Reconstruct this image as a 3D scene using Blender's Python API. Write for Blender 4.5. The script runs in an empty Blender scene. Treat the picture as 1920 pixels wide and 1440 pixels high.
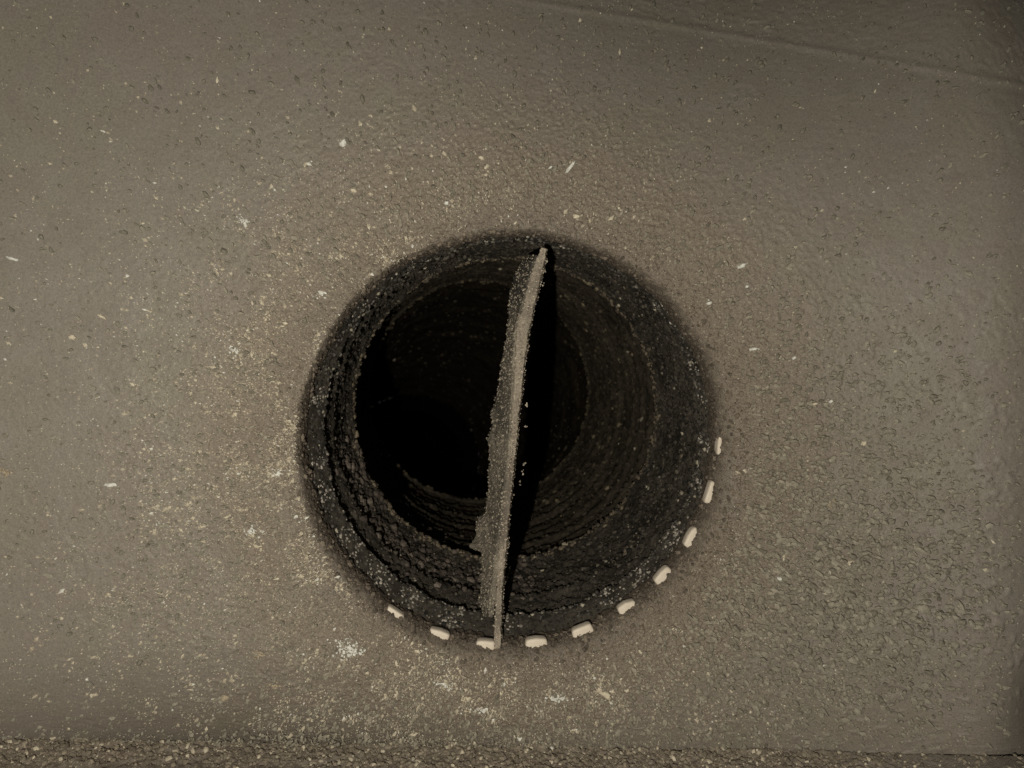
import bpy, bmesh, math, random
import numpy as np
from mathutils import Vector

random.seed(7)
rng = np.random.default_rng(11)
SC = bpy.context.scene
COL = SC.collection

# ------------------------------------------------------------------ camera
FPX = 1387.0                      # focal length in photo pixels (26 mm on 36 mm)
MOUTH = (965.0, 835.0)            # where the centre of the opening sits in the photo
R = 0.075                         # radius of the opening in metres
PX = R / 387.0                    # metres per photo pixel on the panel
VP = (870.0, 620.0)               # where the panel's normal vanishes
be = math.atan((720 - VP[1]) / FPX)
al = math.atan((960 - VP[0]) / FPX * math.cos(be))
FWD = np.array([math.sin(al) * math.cos(be), math.cos(al) * math.cos(be), -math.sin(be)])
RGT = np.array([math.cos(al), -math.sin(al), 0.0])
UPV = np.array([math.sin(al) * math.sin(be), math.cos(al) * math.sin(be), math.cos(be)])
_d0 = RGT * (MOUTH[0] - 960) / FPX + UPV * (720 - MOUTH[1]) / FPX + FWD
CAMD = 0.2688
CAM = -_d0 * (CAMD / _d0[1])


def at(px, py, depth=0.0):
    """point of the place at the given depth behind the panel plane (metres)"""
    d = RGT * (px - 960) / FPX + UPV * (720 - py) / FPX + FWD
    return CAM + d * ((depth - CAM[1]) / d[1])


def at_many(px, py, depth=0.0):
    px = np.asarray(px, float)[:, None]; py = np.asarray(py, float)[:, None]
    d = RGT * (px - 960) / FPX + UPV * (720 - py) / FPX + FWD
    return CAM + d * ((np.asarray(depth).reshape(-1, 1) - CAM[1]) / d[:, 1:2])


cam_data = bpy.data.cameras.new('camera')
cam = bpy.data.objects.new('camera', cam_data)
COL.objects.link(cam)
cam_data.sensor_width = 36.0
cam_data.lens = FPX / 1920.0 * 36.0
cam_data.clip_start = 0.005
cam_data.clip_end = 20.0
cam.location = Vector(CAM)
cam.rotation_euler = Vector(FWD).to_track_quat('-Z', 'Y').to_euler()
cam_data.dof.use_dof = True
cam_data.dof.focus_distance = 0.272
cam_data.dof.aperture_fstop = 17.0
SC.camera = cam

# ------------------------------------------------------------------ light
world = bpy.data.worlds.new('World')
SC.world = world
world.use_nodes = True
bg = world.node_tree.nodes['Background']
bg.inputs['Color'].default_value = (1.0, 0.93, 0.82, 1)
bg.inputs['Strength'].default_value = 0.03

fl = bpy.data.lights.new('flash_lamp', 'POINT')   # the small lamp beside the lens
fl.energy = 3.2
fl.color = (1.0, 0.95, 0.785)
fl.shadow_soft_size = 0.0018
flo = bpy.data.objects.new('flash_lamp', fl)
COL.objects.link(flo)
LAMP_FOOT = (705, 800)
_lf = at(LAMP_FOOT[0], LAMP_FOOT[1], 0.0)
flo.location = (_lf[0], -0.30, _lf[2])

SC.view_settings.view_transform = 'Standard'
SC.view_settings.look = 'None'
SC.view_settings.exposure = 0.0
SC.view_settings.gamma = 1.0
SC.cycles.use_denoising = False
SC.cycles.max_bounces = 4


# ------------------------------------------------------------------ numpy noise
def _hash(ix, iy, iz, seed):
    h = (ix.astype(np.uint32) * np.uint32(374761393) + iy.astype(np.uint32) * np.uint32(668265263)
         + iz.astype(np.uint32) * np.uint32(2147483647) + np.uint32(seed * 1013904223 & 0xffffffff))
    h = (h ^ (h >> np.uint32(13))) * np.uint32(1274126177)
    h = h ^ (h >> np.uint32(16))
    return (h & np.uint32(0xffffff)).astype(np.float32) / 16777215.0


def noise2(x, y, seed=0):
    fx = np.floor(x); fy = np.floor(y)
    tx = (x - fx).astype(np.float32); ty = (y - fy).astype(np.float32)
    tx = tx * tx * (3 - 2 * tx); ty = ty * ty * (3 - 2 * ty)
    ix = fx.astype(np.int64); iy = fy.astype(np.int64); z = np.zeros_like(ix)
    a = _hash(ix, iy, z, seed); b = _hash(ix + 1, iy, z, seed)
    c = _hash(ix, iy + 1, z, seed); d = _hash(ix + 1, iy + 1, z, seed)
    return (a * (1 - tx) + b * tx) * (1 - ty) + (c * (1 - tx) + d * tx) * ty


def fbm(x, y, seed=0, octs=3):
    v = 0; amp = 0.5; tot = 0
    for o in range(octs):
        v = v + amp * noise2(x * 2.03 ** o + 17.3 * o, y * 2.03 ** o - 9.1 * o, seed + o)
        tot += amp; amp *= 0.5
    return v / tot


def sstep(a, b, x):
    t = np.clip((x - a) / (b - a), 0, 1)
    return t * t * (3 - 2 * t)


# ------------------------------------------------------------------ mesh helpers
def raw_mesh(name, verts, loops, nper, mat, smooth=True):
    """verts (n,3), loops flat vertex indices, nper corners per face"""
    me = bpy.data.meshes.new(name)
    nf = len(loops) // nper
    me.vertices.add(len(verts)); me.vertices.foreach_set('co', np.asarray(verts, np.float32).ravel())
    me.loops.add(len(loops)); me.loops.foreach_set('vertex_index', np.asarray(loops, np.int32))
    me.polygons.add(nf)
    me.polygons.foreach_set('loop_start', np.arange(nf, dtype=np.int32) * nper)
    me.polygons.foreach_set('use_smooth', np.full(nf, smooth))
    me.update(calc_edges=True)
    me.materials.append(mat)
    return me


def link(name, me, parent=None, loc=None):
    o = bpy.data.objects.new(name, me)
    COL.objects.link(o)
    if loc is not None: o.location = loc
    if parent is not None:
        o.parent = parent
    return o


def tag(o, label=None, cat=None, group=None, kind=None):
    if label: o['label'] = label
    if cat: o['category'] = cat
    if group: o['group'] = group
    if kind: o['kind'] = kind
    return o


def grid_loops(nu, nv, wrap_u=False):
    """nu columns, nv rows, vertex index = row*nu+col"""
    cu = nu if wrap_u else nu - 1
    c, r = np.meshgrid(np.arange(cu), np.arange(nv - 1))
    c2 = (c + 1) % nu
    q = np.stack([r * nu + c, r * nu + c2, (r + 1) * nu + c2, (r + 1) * nu + c], -1)
    return q.reshape(-1)


_t = (1 + 5 ** .5) / 2
ICO_V = np.array([(-1, _t, 0), (1, _t, 0), (-1, -_t, 0), (1, -_t, 0), (0, -1, _t), (0, 1, _t), (0, -1, -_t), (0, 1, -_t),
                  (_t, 0, -1), (_t, 0, 1), (-_t, 0, -1), (-_t, 0, 1)]) / math.sqrt(1 + _t * _t)
ICO_F = np.array([(0, 11, 5), (0, 5, 1), (0, 1, 7), (0, 7, 10), (0, 10, 11), (1, 5, 9), (5, 11, 4), (11, 10, 2), (10, 7, 6),
                  (7, 1, 8), (3, 9, 4), (3, 4, 2), (3, 2, 6), (3, 6, 8), (3, 8, 9), (4, 9, 5), (2, 4, 11), (6, 2, 10),
                  (8, 6, 7), (9, 8, 1)])
OCT_V = np.array([(1, 0, 0), (-1, 0, 0), (0, 1, 0), (0, -1, 0), (0, 0, 1), (0, 0, -1)], float)
OCT_F = np.array([(0, 2, 4), (2, 1, 4), (1, 3, 4), (3, 0, 4), (2, 0, 5), (1, 2, 5), (3, 1, 5), (0, 3, 5)])


def lumps_mesh(name, P, N, size, mat, flat=0.6, stretch=1.5, cols=None, ico=True, jitter=0.3, smooth=False, along=None):
    """P points, N unit normals, size radii (m); one mesh of crumb-shaped grains"""
    n = len(P)
    V0, F0 = (ICO_V, ICO_F) if ico else (OCT_V, OCT_F)
    k = len(V0)
    N = N / np.linalg.norm(N, axis=1, keepdims=True)
    a = rng.normal(size=(n, 3))
    if along is not None: a = along + 0.35 * a
    T = a - (a * N).sum(1, keepdims=True) * N
    T /= np.linalg.norm(T, axis=1, keepdims=True)
    B = np.cross(N, T)
    st = rng.uniform(1.0, stretch, n)[:, None, None]
    fz = (np.asarray(flat) * rng.uniform(0.7, 1.3, n))[:, None, None]
    rad = 1 + rng.uniform(-jitter, jitter, (n, k, 1))
    L = V0[None] * rad
    W = (L[..., 0:1] * st) * T[:, None] + L[..., 1:2] * B[:, None] + L[..., 2:3] * fz * N[:, None]
    verts = P[:, None] + W * size[:, None, None]
    faces = F0[None] + (np.arange(n) * k)[:, None, None]
    me = raw_mesh(name, verts.reshape(-1, 3), faces.reshape(-1), 3, mat, smooth)
    if cols is not None:
        ca = me.color_attributes.new('tone', 'FLOAT_COLOR', 'POINT')
        c4 = np.ones((n, k, 4), np.float32); c4[..., :3] = cols[:, None, :]
        ca.data.foreach_set('color', c4.ravel())
    return me


# ------------------------------------------------------------------ materials
def new_mat(name, rough=0.7, spec=0.3):
    m = bpy.data.materials.new(name); m.use_nodes = True
    nt = m.node_tree; b = nt.nodes['Principled BSDF']
    b.inputs['Roughness'].default_value = rough
    b.inputs['Specular IOR Level'].default_value = spec
    return m, nt, b


def N_(nt, t, **kw):
    n = nt.nodes.new(t)
    for k, v in kw.items():
        if k in n.inputs: n.inputs[k].default_value = v
        else: setattr(n, k, v)
    return n


def ramp(nt, src, stops):
    r = nt.nodes.new('ShaderNodeValToRGB')
    e = r.color_ramp.elements
    while len(e) < len(stops): e.new(0.5)
    for x, (p, c) in zip(e, stops):
        x.position = p; x.color = (*c, 1) if len(c) == 3 else c
    nt.links.new(src, r.inputs[0])
    return r.outputs[0]


def mix(nt, f, a, b, mode='MIX'):
    m = nt.nodes.new('ShaderNodeMix'); m.data_type = 'RGBA'; m.blend_type = mode
    for s, v in ((m.inputs[0], f), (m.inputs[6], a), (m.inputs[7], b)):
        if hasattr(v, 'links'): nt.links.new(v, s)
        elif isinstance(v, tuple): s.default_value = (*v, 1)
        else: s.default_value = v
    return m.outputs[2]


def math_(nt, op, a, b=None, clamp=False):
    m = nt.nodes.new('ShaderNodeMath'); m.operation = op; m.use_clamp = clamp
    for s, v in ((m.inputs[0], a), (m.inputs[1], b)):
        if v is None: continue
        if hasattr(v, 'links'): nt.links.new(v, s)
        else: s.default_value = v
    return m.outputs[0]


def noise_(nt, co, scale, detail=3, rough=0.55):
    n = N_(nt, 'ShaderNodeTexNoise', Scale=scale, Detail=detail, Roughness=rough)
    nt.links.new(co, n.inputs['Vector'])
    return n.outputs['Fac']


def bump_(nt, b, h, dist, strength=1.0):
    n = N_(nt, 'ShaderNodeBump', Distance=dist, Strength=strength)
    nt.links.new(h, n.inputs['Height'])
    nt.links.new(n.outputs[0], b.inputs['Normal'])


def panel_material(name, gritty=False):
    m, nt, b = new_mat(name, 0.6, 0.35)
    tc = nt.nodes.new('ShaderNodeTexCoord'); co = tc.outputs['Object']
    big = noise_(nt, co, 22, 4)
    mid = noise_(nt, co, 90, 4)
    fine = noise_(nt, co, 1500, 3, 0.65)
    fine2 = noise_(nt, co, 3600, 2)
    c = ramp(nt, big, [(0.3, (0.222, 0.206, 0.168)), (0.48, (0.240, 0.215, 0.196)), (0.6, (0.232, 0.214, 0.180)), (0.75, (0.226, 0.212, 0.172))])
    c = mix(nt, ramp(nt, mid, [(0.35, (0, 0, 0)), (0.7, (1, 1, 1))]), c, (0.220, 0.192, 0.170))
    c = mix(nt, 0.6, c, ramp(nt, fine, [(0.25, (0.30, 0.30, 0.30)), (0.75, (0.72, 0.70, 0.68))]), 'OVERLAY')
    # dirt band settled round the opening, brown and mottled
    at_ = N_(nt, 'ShaderNodeAttribute', attribute_name='dirt')
    dirt = nt.nodes.new('ShaderNodeSeparateColor'); nt.links.new(at_.outputs['Color'], dirt.inputs[0])
    brown = mix(nt, ramp(nt, fine, [(0.3, (0, 0, 0)), (0.7, (1, 1, 1))]), (0.165, 0.132, 0.105), (0.30, 0.245, 0.20))
    c = mix(nt, dirt.outputs[0], c, brown)
    soot = mix(nt, ramp(nt, fine, [(0.35, (0, 0, 0)), (0.75, (1, 1, 1))]), (0.075, 0.060, 0.049), (0.18, 0.145, 0.115))
    c = mix(nt, dirt.outputs[1], c, soot)
    # tiny pale crumbs in the coating
    v = N_(nt, 'ShaderNodeTexVoronoi', Scale=1100.0); nt.links.new(co, v.inputs['Vector'])
    sp = ramp(nt, v.outputs['Distance'], [(0.16, (1, 1, 1)), (0.26, (0, 0, 0))])
    sc = nt.nodes.new('ShaderNodeSeparateColor'); nt.links.new(v.outputs['Color'], sc.inputs[0])
    thr = math_(nt, 'SUBTRACT', 1.0, math_(nt, 'MULTIPLY', dirt.outputs[2], 0.45))
    pick = math_(nt, 'GREATER_THAN', sc.outputs[0], thr)
    c = mix(nt, math_(nt, 'MULTIPLY', sp, pick), c, (0.55, 0.49, 0.37))
    nt.links.new(c, b.inputs['Base Color'])
    b.inputs['Specular IOR Level'].default_value = 0.5
    nt.links.new(ramp(nt, mid, [(0.3, (0.50,) * 3), (0.7, (0.62,) * 3)]), b.inputs['Roughness'])
    h = math_(nt, 'ADD', math_(nt, 'MULTIPLY', fine, 0.8), math_(nt, 'MULTIPLY', fine2, 0.4))
    if gritty:
        bump_(nt, b, h, 0.0006, 1.0)
    else:
        bn = N_(nt, 'ShaderNodeBump', Strength=1.0)
        nt.links.new(math_(nt, 'MULTIPLY', at_.outputs['Alpha'], 0.00065), bn.inputs['Distance'])
        nt.links.new(h, bn.inputs['Height']); nt.links.new(bn.outputs[0], b.inputs['Normal'])
    return m


def soot_material(name, lo, hi, scale=700):
    m, nt, b = new_mat(name, 0.8, 0.2)
    tc = nt.nodes.new('ShaderNodeTexCoord'); co = tc.outputs['Object']
    f = noise_(nt, co, scale, 4, 0.6); g = noise_(nt, co, 60, 3)
    c = ramp(nt, f, [(0.3, lo), (0.62, tuple((a + b_) / 2 for a, b_ in zip(lo, hi))), (0.8, hi)])
    c = mix(nt, ramp(nt, g, [(0.4, (0, 0, 0)), (0.65, (0.8,) * 3)]), c, tuple(x * 0.6 for x in lo))
    nt.links.new(c, b.inputs['Base Color'])
    bump_(nt, b, f, 0.0006, 1.0)
    return m


def tone_material(name, rough=0.75):
    m, nt, b = new_mat(name, rough, 0.25)
    a = N_(nt, 'ShaderNodeAttribute', attribute_name='tone')
    tc = nt.nodes.new('ShaderNodeTexCoord')
    f = noise_(nt, tc.outputs['Object'], 2500, 2)
    c = mix(nt, 0.5, a.outputs['Color'], ramp(nt, f, [(0.3, (0.25,) * 3), (0.7, (0.75,) * 3)]), 'OVERLAY')
    nt.links.new(c, b.inputs['Base Color'])
    return m


M_PANEL = panel_material('dusty_grey_coating')
M_LEDGE = panel_material('crusted_grey_coating', True)
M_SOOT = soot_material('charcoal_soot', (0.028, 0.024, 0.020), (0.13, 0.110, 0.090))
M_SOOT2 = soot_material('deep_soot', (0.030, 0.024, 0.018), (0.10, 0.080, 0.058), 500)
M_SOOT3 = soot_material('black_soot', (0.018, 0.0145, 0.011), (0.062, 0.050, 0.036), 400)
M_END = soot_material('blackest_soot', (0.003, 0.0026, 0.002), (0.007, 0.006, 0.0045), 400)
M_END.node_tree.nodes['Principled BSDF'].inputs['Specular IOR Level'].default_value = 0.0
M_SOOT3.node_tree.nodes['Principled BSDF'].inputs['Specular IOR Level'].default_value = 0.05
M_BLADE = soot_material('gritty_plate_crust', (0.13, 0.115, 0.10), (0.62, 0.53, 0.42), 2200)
def _shaded_top():
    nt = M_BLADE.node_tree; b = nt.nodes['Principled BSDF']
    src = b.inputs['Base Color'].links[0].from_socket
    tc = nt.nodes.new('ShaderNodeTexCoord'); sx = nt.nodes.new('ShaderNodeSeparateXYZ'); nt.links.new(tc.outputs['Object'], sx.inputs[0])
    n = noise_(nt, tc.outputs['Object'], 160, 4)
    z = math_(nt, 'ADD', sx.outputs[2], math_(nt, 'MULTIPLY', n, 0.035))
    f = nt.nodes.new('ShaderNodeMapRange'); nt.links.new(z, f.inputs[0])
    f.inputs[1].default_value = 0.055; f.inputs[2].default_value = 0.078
    nt.links.new(mix(nt, f.outputs[0], src, (0.06, 0.054, 0.047)), b.inputs['Base Color'])  # shade painted into the blade's colour towards its top, edge broken by noise


_shaded_top()


def streaks(m, dark, amount):
    nt = m.node_tree; b = nt.nodes['Principled BSDF']
    src = b.inputs['Base Color'].links[0].from_socket
    tc = nt.nodes.new('ShaderNodeTexCoord'); mp = nt.nodes.new('ShaderNodeMapping'); nt.links.new(tc.outputs['Object'], mp.inputs[0])
    mp.inputs['Scale'].default_value = (1, 1, .09)
    f = ramp(nt, noise_(nt, mp.outputs[0], 620, 3), [(.5, (0, 0, 0)), (.66, (amount,) * 3)])
    g = ramp(nt, noise_(nt, tc.outputs['Object'], 130, 3), [(.5, (0, 0, 0)), (.68, (amount * .8,) * 3)])
    c = mix(nt, f, src, dark); c = mix(nt, g, c, tuple(x * 1.5 for x in dark))
    nt.links.new(c, b.inputs['Base Color'])


streaks(M_BLADE, (0.085, 0.076, 0.066), .65)
M_STRIP = soot_material('pale_edge_crust', (0.20, 0.17, 0.145), (0.74, 0.63, 0.51), 2200)
M_TONE = tone_material('crumbs')


streaks(M_STRIP, (0.12, 0.10, 0.085), .6)


def pad_material():
    m, nt, b = new_mat('cream_white_pad', 0.55, 0.35)
    tc = nt.nodes.new('ShaderNodeTexCoord'); co = tc.outputs['Object']
    f = noise_(nt, co, 180, 4); g = noise_(nt, co, 1500, 3)
    c = ramp(nt, f, [(0.3, (0.58, 0.48, 0.39)), (0.6, (0.74, 0.65, 0.56))])
    c = mix(nt, ramp(nt, g, [(0.62, (0, 0, 0)), (0.8, (0.7,) * 3)]), c, (0.45, 0.38, 0.30))
    nt.links.new(c, b.inputs['Base Color']); bump_(nt, b, g, 0.00015)
    return m


def flake_material(name, a, b2):
    m, nt, b = new_mat(name, 0.6, 0.35)
    tc = nt.nodes.new('ShaderNodeTexCoord')
    f = noise_(nt, tc.outputs['Object'], 700, 3)
    nt.links.new(ramp(nt, f, [(0.35, a), (0.65, b2)]), b.inputs['Base Color'])
    bump_(nt, b, f, 0.0002)
    return m


M_PAD = pad_material()
M_WHITE = flake_material('white_flake', (0.50, 0.49, 0.46), (0.80, 0.79, 0.75))
M_CREAM = flake_material('cream_flake', (0.46, 0.40, 0.31), (0.70, 0.62, 0.49))
M_TAN = flake_material('tan_flake', (0.27, 0.22, 0.16), (0.46, 0.38, 0.28))


# ------------------------------------------------------------------ panel shape
def to_photo(P):
    """photo pixel of points, used only to decide where the real dirt lies"""
    d = P - CAM
    w = d @ FWD
    return 960 + FPX * (d @ RGT) / w, 720 - FPX * (d @ UPV) / w


LIP_IN, LIP_D = 399.0, 52.0


def lip_out(cx, sx):
    """the lip is a tight roll at the upper left and a broad one at the lower right"""
    return LIP_IN + 9 + 30 * sstep(-.9, .9, cx * .6 - sx * .7)


def coarse_mask(u, v):
    """how flaky the coating is at panel coordinates (photo-scale px from the opening's centre, v down)"""
    m = 0.95 * np.exp(-(((u - 620) / 330) ** 2 + ((v - 330) / 250) ** 2))
    m = m + 0.55 * np.exp(-(((u - 560) / 300) ** 2 + ((v + 40) / 260) ** 2))
    m = m + 0.40 * np.exp(-(((u + 420) / 320) ** 2 + ((v - 330) / 200) ** 2))
    m = m + 0.45 * np.exp(-((u / 500) ** 2 + ((v - 500) / 110) ** 2))
    return m


_BU = np.linspace(-1400, 1400, 561)               # the sheet swings towards the viewer on the right, then rolls off
_BH = np.cumsum(np.interp(_BU, [-1200, -420, 250, 770, 840, 925, 1050], [-.26, 0, 0, .39, .33, -.10, -.35])) * 5.0
_BH = _BH - np.interp(0, _BU, _BH)


def swell(u, v):
    rt = sstep(-700, 700, u)
    return (np.interp(u, _BU, _BH) - np.maximum(-v - 230, 0) ** 2 / 3400 * (.35 + 1.3 * rt)
            - np.maximum(v - 340, 0) ** 2 / 850 * (1.4 - 1.0 * rt))


def panel_height(x, z):
    """height of the coating towards the viewer, in px"""
    u = x / PX; v = -z / PX
    r = np.hypot(u, v)
    h = 3.0 * (fbm(u / 260, v / 260, 3, 2) - .5)
    near = np.exp(-np.maximum(r - 420, 0) / 190.0)
    cm = coarse_mask(u, v)
    wx = u + 9 * (fbm(u / 22, v / 22, 21, 2) - .5); wy = v + 9 * (fbm(u / 22, v / 22, 31, 2) - .5)
    hs = swell(u, v); xi = 870 + (u + 95) * CAMD / PX / (CAMD / PX - hs); yi = 620 + (v + 215) * CAMD / PX / (CAMD / PX - hs)
    # small pits and crumbs everywhere, fewest at the upper left
    sm = 1 - .7 * np.exp(-((u + 850) / 480) ** 2 - ((v + 560) / 480) ** 2)
    h = h + sm * .25 * (fbm(u / 6, v / 6, 5, 2) - .5) + sm * .5 * sstep(.74, .82, noise2(wx / 7, wy / 7, 15)) * sstep(.35, .6, fbm(u / 90, v / 90, 16, 2))
    h = h - sm * 1.0 * sstep(.74, .82, noise2(wx / 8, wy / 8, 8)) * sstep(.42, .6, fbm(u / 120, v / 120, 9, 2))
    # grit close to the opening
    h = h + near * (3.4 * (fbm(u / 4, v / 4, 41, 2) - .5) + 3.4 * sstep(.60, .76, noise2((u + wx) / 10.5, (v + wy) / 10.5, 42)))
    # lifted flakes, drawn out along the run of the dust
    ang = np.arctan2(v, u)
    fl_ = noise2((wx + 0.35 * wy) / 17, (wy - 0.2 * wx) / 12, 61) * .65 + noise2(wx / 8, wy / 8, 62) * .35
    h = h + np.minimum(cm * 1.3, 1) * 4.5 * sstep(.695 - .05 * np.minimum(cm, 1), .74 - .05 * np.minimum(cm, 1), fl_)
    # crease where the sheet turns, upper right
    ln = (yi - 15) - 0.136 * (xi - 950)           # signed distance below the crease line
    ln = ln - 2 * (fbm(u / 160, u * 0, 71, 2) - .5)
    h = h + 2.6 * np.exp(-(ln / 6.0) ** 2) * sstep(-80, 120, u) + 0.10 * np.maximum(-ln, 0)
    h = h + 1.3 * sstep(20, -40, ln) * (fbm(u / 7, v / 7, 74, 2) - .5) * 2
    # the sheet rolls back at the far right
    h = h + swell(u, v)
    h = h - np.maximum(u - 870, 0) ** 2 / 480 * np.exp(-((v - 480) / 110) ** 2)
    return h


def lip_depth(r, cx, sx):
    lo = lip_out(cx, sx)
    t = np.clip((lo - r) / (lo - LIP_IN), 0, 1)
    return LIP_D * (1 - np.sqrt(np.maximum(1 - t * t, 0)))


# ledge line: photo (0,1386) -> (1920,1416)
EA, EB = at(0, 1386), at(1920, 1416)


_lx = np.linspace(-400, 2300, 136); _ly = 1386 + _lx * 30 / 1920
_lp = at_many(_lx, _ly, 0.0)
for _ in range(6):
    _lh = swell(_lp[:, 0] / PX, -_lp[:, 2] / PX)
    _lp = at_many(_lx, _ly, -_lh * PX)


def ledge_z(x):
    return np.interp(x, _lp[:, 0], _lp[:, 2])


def ledge_y(x):
    return np.interp(x, _lp[:, 0], _lp[:, 1])


NA, NR = 1800, 340
th = np.linspace(0, 2 * np.pi, NA, endpoint=False)
ct, st = np.cos(th), np.sin(th)
XL, XR, ZT = -1250 * PX, 1130 * PX, 1080 * PX
with np.errstate(divide='ignore'):
    tx = np.where(ct > 0, XR / np.where(ct == 0, 1e-9, ct), XL / np.where(ct == 0, -1e-9, ct))
    tz = np.where(st > 0, ZT / np.where(st == 0, 1e-9, st), 1e9)
    tl = np.full(NA, -ledge_z(0.0))
    for _ in range(40):
        q_ = np.clip(tl, 0, 0.5) * ct
        tl = np.where(st < -0.02, .5 * tl + .5 * ledge_z(q_) / np.where(st == 0, -1e-9, st), 1e9)
rout = np.minimum(np.minimum(tx, tz), tl)
k = np.linspace(0, 1, NR)
nl = 40                                             # rows spent on the rolled lip
rows = []
LO = lip_out(ct, st)[None]
lip_r = LO - (LO - LIP_IN) * np.sin(np.linspace(1, 0, nl) * np.pi / 2)[:, None]
kk = np.linspace(0, 1, NR - nl + 1)[1:]
kk = kk * (0.62 + 0.38 * kk)
RR = np.concatenate([lip_r * PX, LO * PX + kk[:, None] * (rout[None] - LO * PX)], 0)
RR = np.concatenate([np.full((3, NA), LIP_IN * PX), RR], 0)      # a short throat behind the lip
X = RR * ct; Z = RR * st
H = panel_height(X.ravel(), Z.ravel()).reshape(X.shape)
U = X / PX; V = -Z / PX
Yd = lip_depth(RR / PX, ct[None], st[None])
for i, ex in enumerate((16, 9, 4)):
    Yd[i] = LIP_D + ex
H[:3] = H[3]
# ragged crust along the inner edge of the lip
arc = th * 400
rag = 7 * (fbm(arc / 16, arc * 0 + 3, 90, 3) - .5) + 9 * (fbm(arc / 60, arc * 0, 91, 2) - .5)
w = np.clip((LIP_IN + 22 - RR / PX) / 22, 0, 1)
RRn = RR + w * rag[None] * PX * 0.8
rough_lip = (fbm(arc[None] / 6 + 0 * RR, RR / PX / 6 + Yd / 7, 93, 2) - .5) * 6 * np.clip(Yd / 14, 0, 1)
RRn = RRn - rough_lip * PX
X = RRn * ct; Z = RRn * st
Y = (Yd - H * np.clip(1 - Yd / LIP_D, 0.15, 1)) * PX + w * rag[None] * PX * 0.5
PV = np.stack([X, Y, Z], -1).reshape(-1, 3)
me = raw_mesh('metal_panel', PV, grid_loops(NA, RR.shape[0], True)[::-1], 4, M_PANEL)
# dirt map (albedo only): R brown dust, G soot, B share of pale crumbs
r_ = np.hypot(U, V)
blot = fbm(U / 70, V / 70, 101, 3)
br = 0.95 * np.exp(-((r_ - 490) / 140) ** 2) * (0.5 + blot)
br = np.maximum(br, 0.8 * np.exp(-((U / 560) ** 2 + ((V - 520) / 130) ** 2)) * (0.4 + blot))
br = np.maximum(br, 0.6 * np.exp(-(((U - 560) / 130) ** 2 + ((V - 200) / 200) ** 2)) * (0.3 + blot))
br = np.maximum(br, 0.55 * np.exp(-(((U + 560) / 330) ** 2 + ((V - 120) / 300) ** 2)) * (0.3 + blot))
so_w = 1 + 5 * (fbm(np.cos(th) * 6 + 5, np.sin(th) * 6 + 5, 111, 3)) + 15 * np.clip(-st, 0, 1) + 3 * np.clip(ct, 0, 1)
so = np.exp(-np.maximum(r_ - LIP_IN - 2, 0) / so_w[None]) * 0.97
left = np.exp(-(((U + 430) / 330) ** 2 + ((V - 60) / 420) ** 2))
low = np.exp(-((U / 520) ** 2 + ((V - 480) / 120) ** 2))
pale = np.clip(0.9 * np.exp(-np.maximum(r_ - 430, 0) / 120) * (0.35 + 0.65 * left / (left + .2)) + 0.65 * left + 0.7 * low + 0.03, 0, 1)
pale = pale * np.clip(1 - 1.3 * so, 0, 1) * (0.5 + blot)
ca = me.color_attributes.new('dirt', 'FLOAT_COLOR', 'POINT')
ca.data.foreach_set('color', np.stack([np.clip(br, 0, 1), np.clip(so, 0, 1), np.clip(pale, 0, 1), np.clip(.10 + .85 * np.exp(-np.maximum(r_ - 420, 0) / 160) + .35 * np.minimum(coarse_mask(U, V), 1), 0, 1)], -1).astype(np.float32).ravel())
panel = link('metal_panel', me)
tag(panel, 'dusty grey metal panel with a round rolled opening in its middle', 'panel')


def surf(px, py, lift=0.0):
    """points on the panel under the given photo pixels, lifted towards the viewer (px)"""
    P = at_many(px, py, 0.0)
    for _ in range(3):
        h = panel_height(P[:, 0], P[:, 2])
        P = at_many(px, py, -h * PX)
    rr = np.hypot(P[:, 0], P[:, 2])
    P[:, 1] = -(h + lift) * PX + lip_depth(rr / PX, P[:, 0] / rr, P[:, 2] / rr) * PX
    return P


# ------------------------------------------------------------------ ledge under the panel
nx, ny = 1300, 70
gx = np.linspace(XL, XR, nx)
gy = np.concatenate([np.linspace(0, 1, 50)[:-1] * 115 - 40, 75 + np.linspace(0, 1, ny - 49) ** 1.5 * 300]) * PX
GX, GY = np.meshgrid(gx, gy)
u = GX / PX; v = GY / PX
gm = np.clip(sstep(860, 500, u) + 0.15, 0, 1)
hl = gm * 7 * np.exp(-(v / 16) ** 2) * (fbm(u / 9, v / 9, 209, 2) - .3) * 2 + gm * (9 * (fbm(u / 30, v / 24, 201, 3) - .5) + 4.0 * sstep(.5, .75, noise2(u / 8, v / 7, 203)) + 4 * (fbm(u / 5, v / 5, 204, 2) - .5))
hl = hl + 1.0 * (fbm(u / 9, v / 9, 205, 2) - .5)
hl = hl - (8 + 8 * sstep(100, 700, u)) * np.exp(-((v - 2) / 5.0) ** 2)                # the dark joint against the panel
GZ = ledge_z(GX) + (hl + 3 * sstep(0, 8, v) - v * 0.10) * PX
GZ += 6 * PX * gm * (fbm(u / 60, v * 0, 206, 2) - .5)
LV = np.stack([GX, -GY + ledge_y(GX) + 5 * PX, GZ], -1).reshape(-1, 3)
me = raw_mesh('ledge', LV, grid_loops(nx, ny)[::-1], 4, M_LEDGE)
ca = me.color_attributes.new('dirt', 'FLOAT_COLOR', 'POINT')
bl = fbm(u / 40, v / 40, 207, 3)
ca.data.foreach_set('color', np.stack([np.clip(gm * (0.35 + 0.7 * bl), 0, 1), 0 * u + 0.03, gm * 0.7 * (0.5 + bl), np.ones_like(u)], -1).astype(np.float32).ravel())
ledge = link('ledge', me)
tag(ledge, 'narrow grit-crusted ledge running along under the grey panel', 'ledge')

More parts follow.
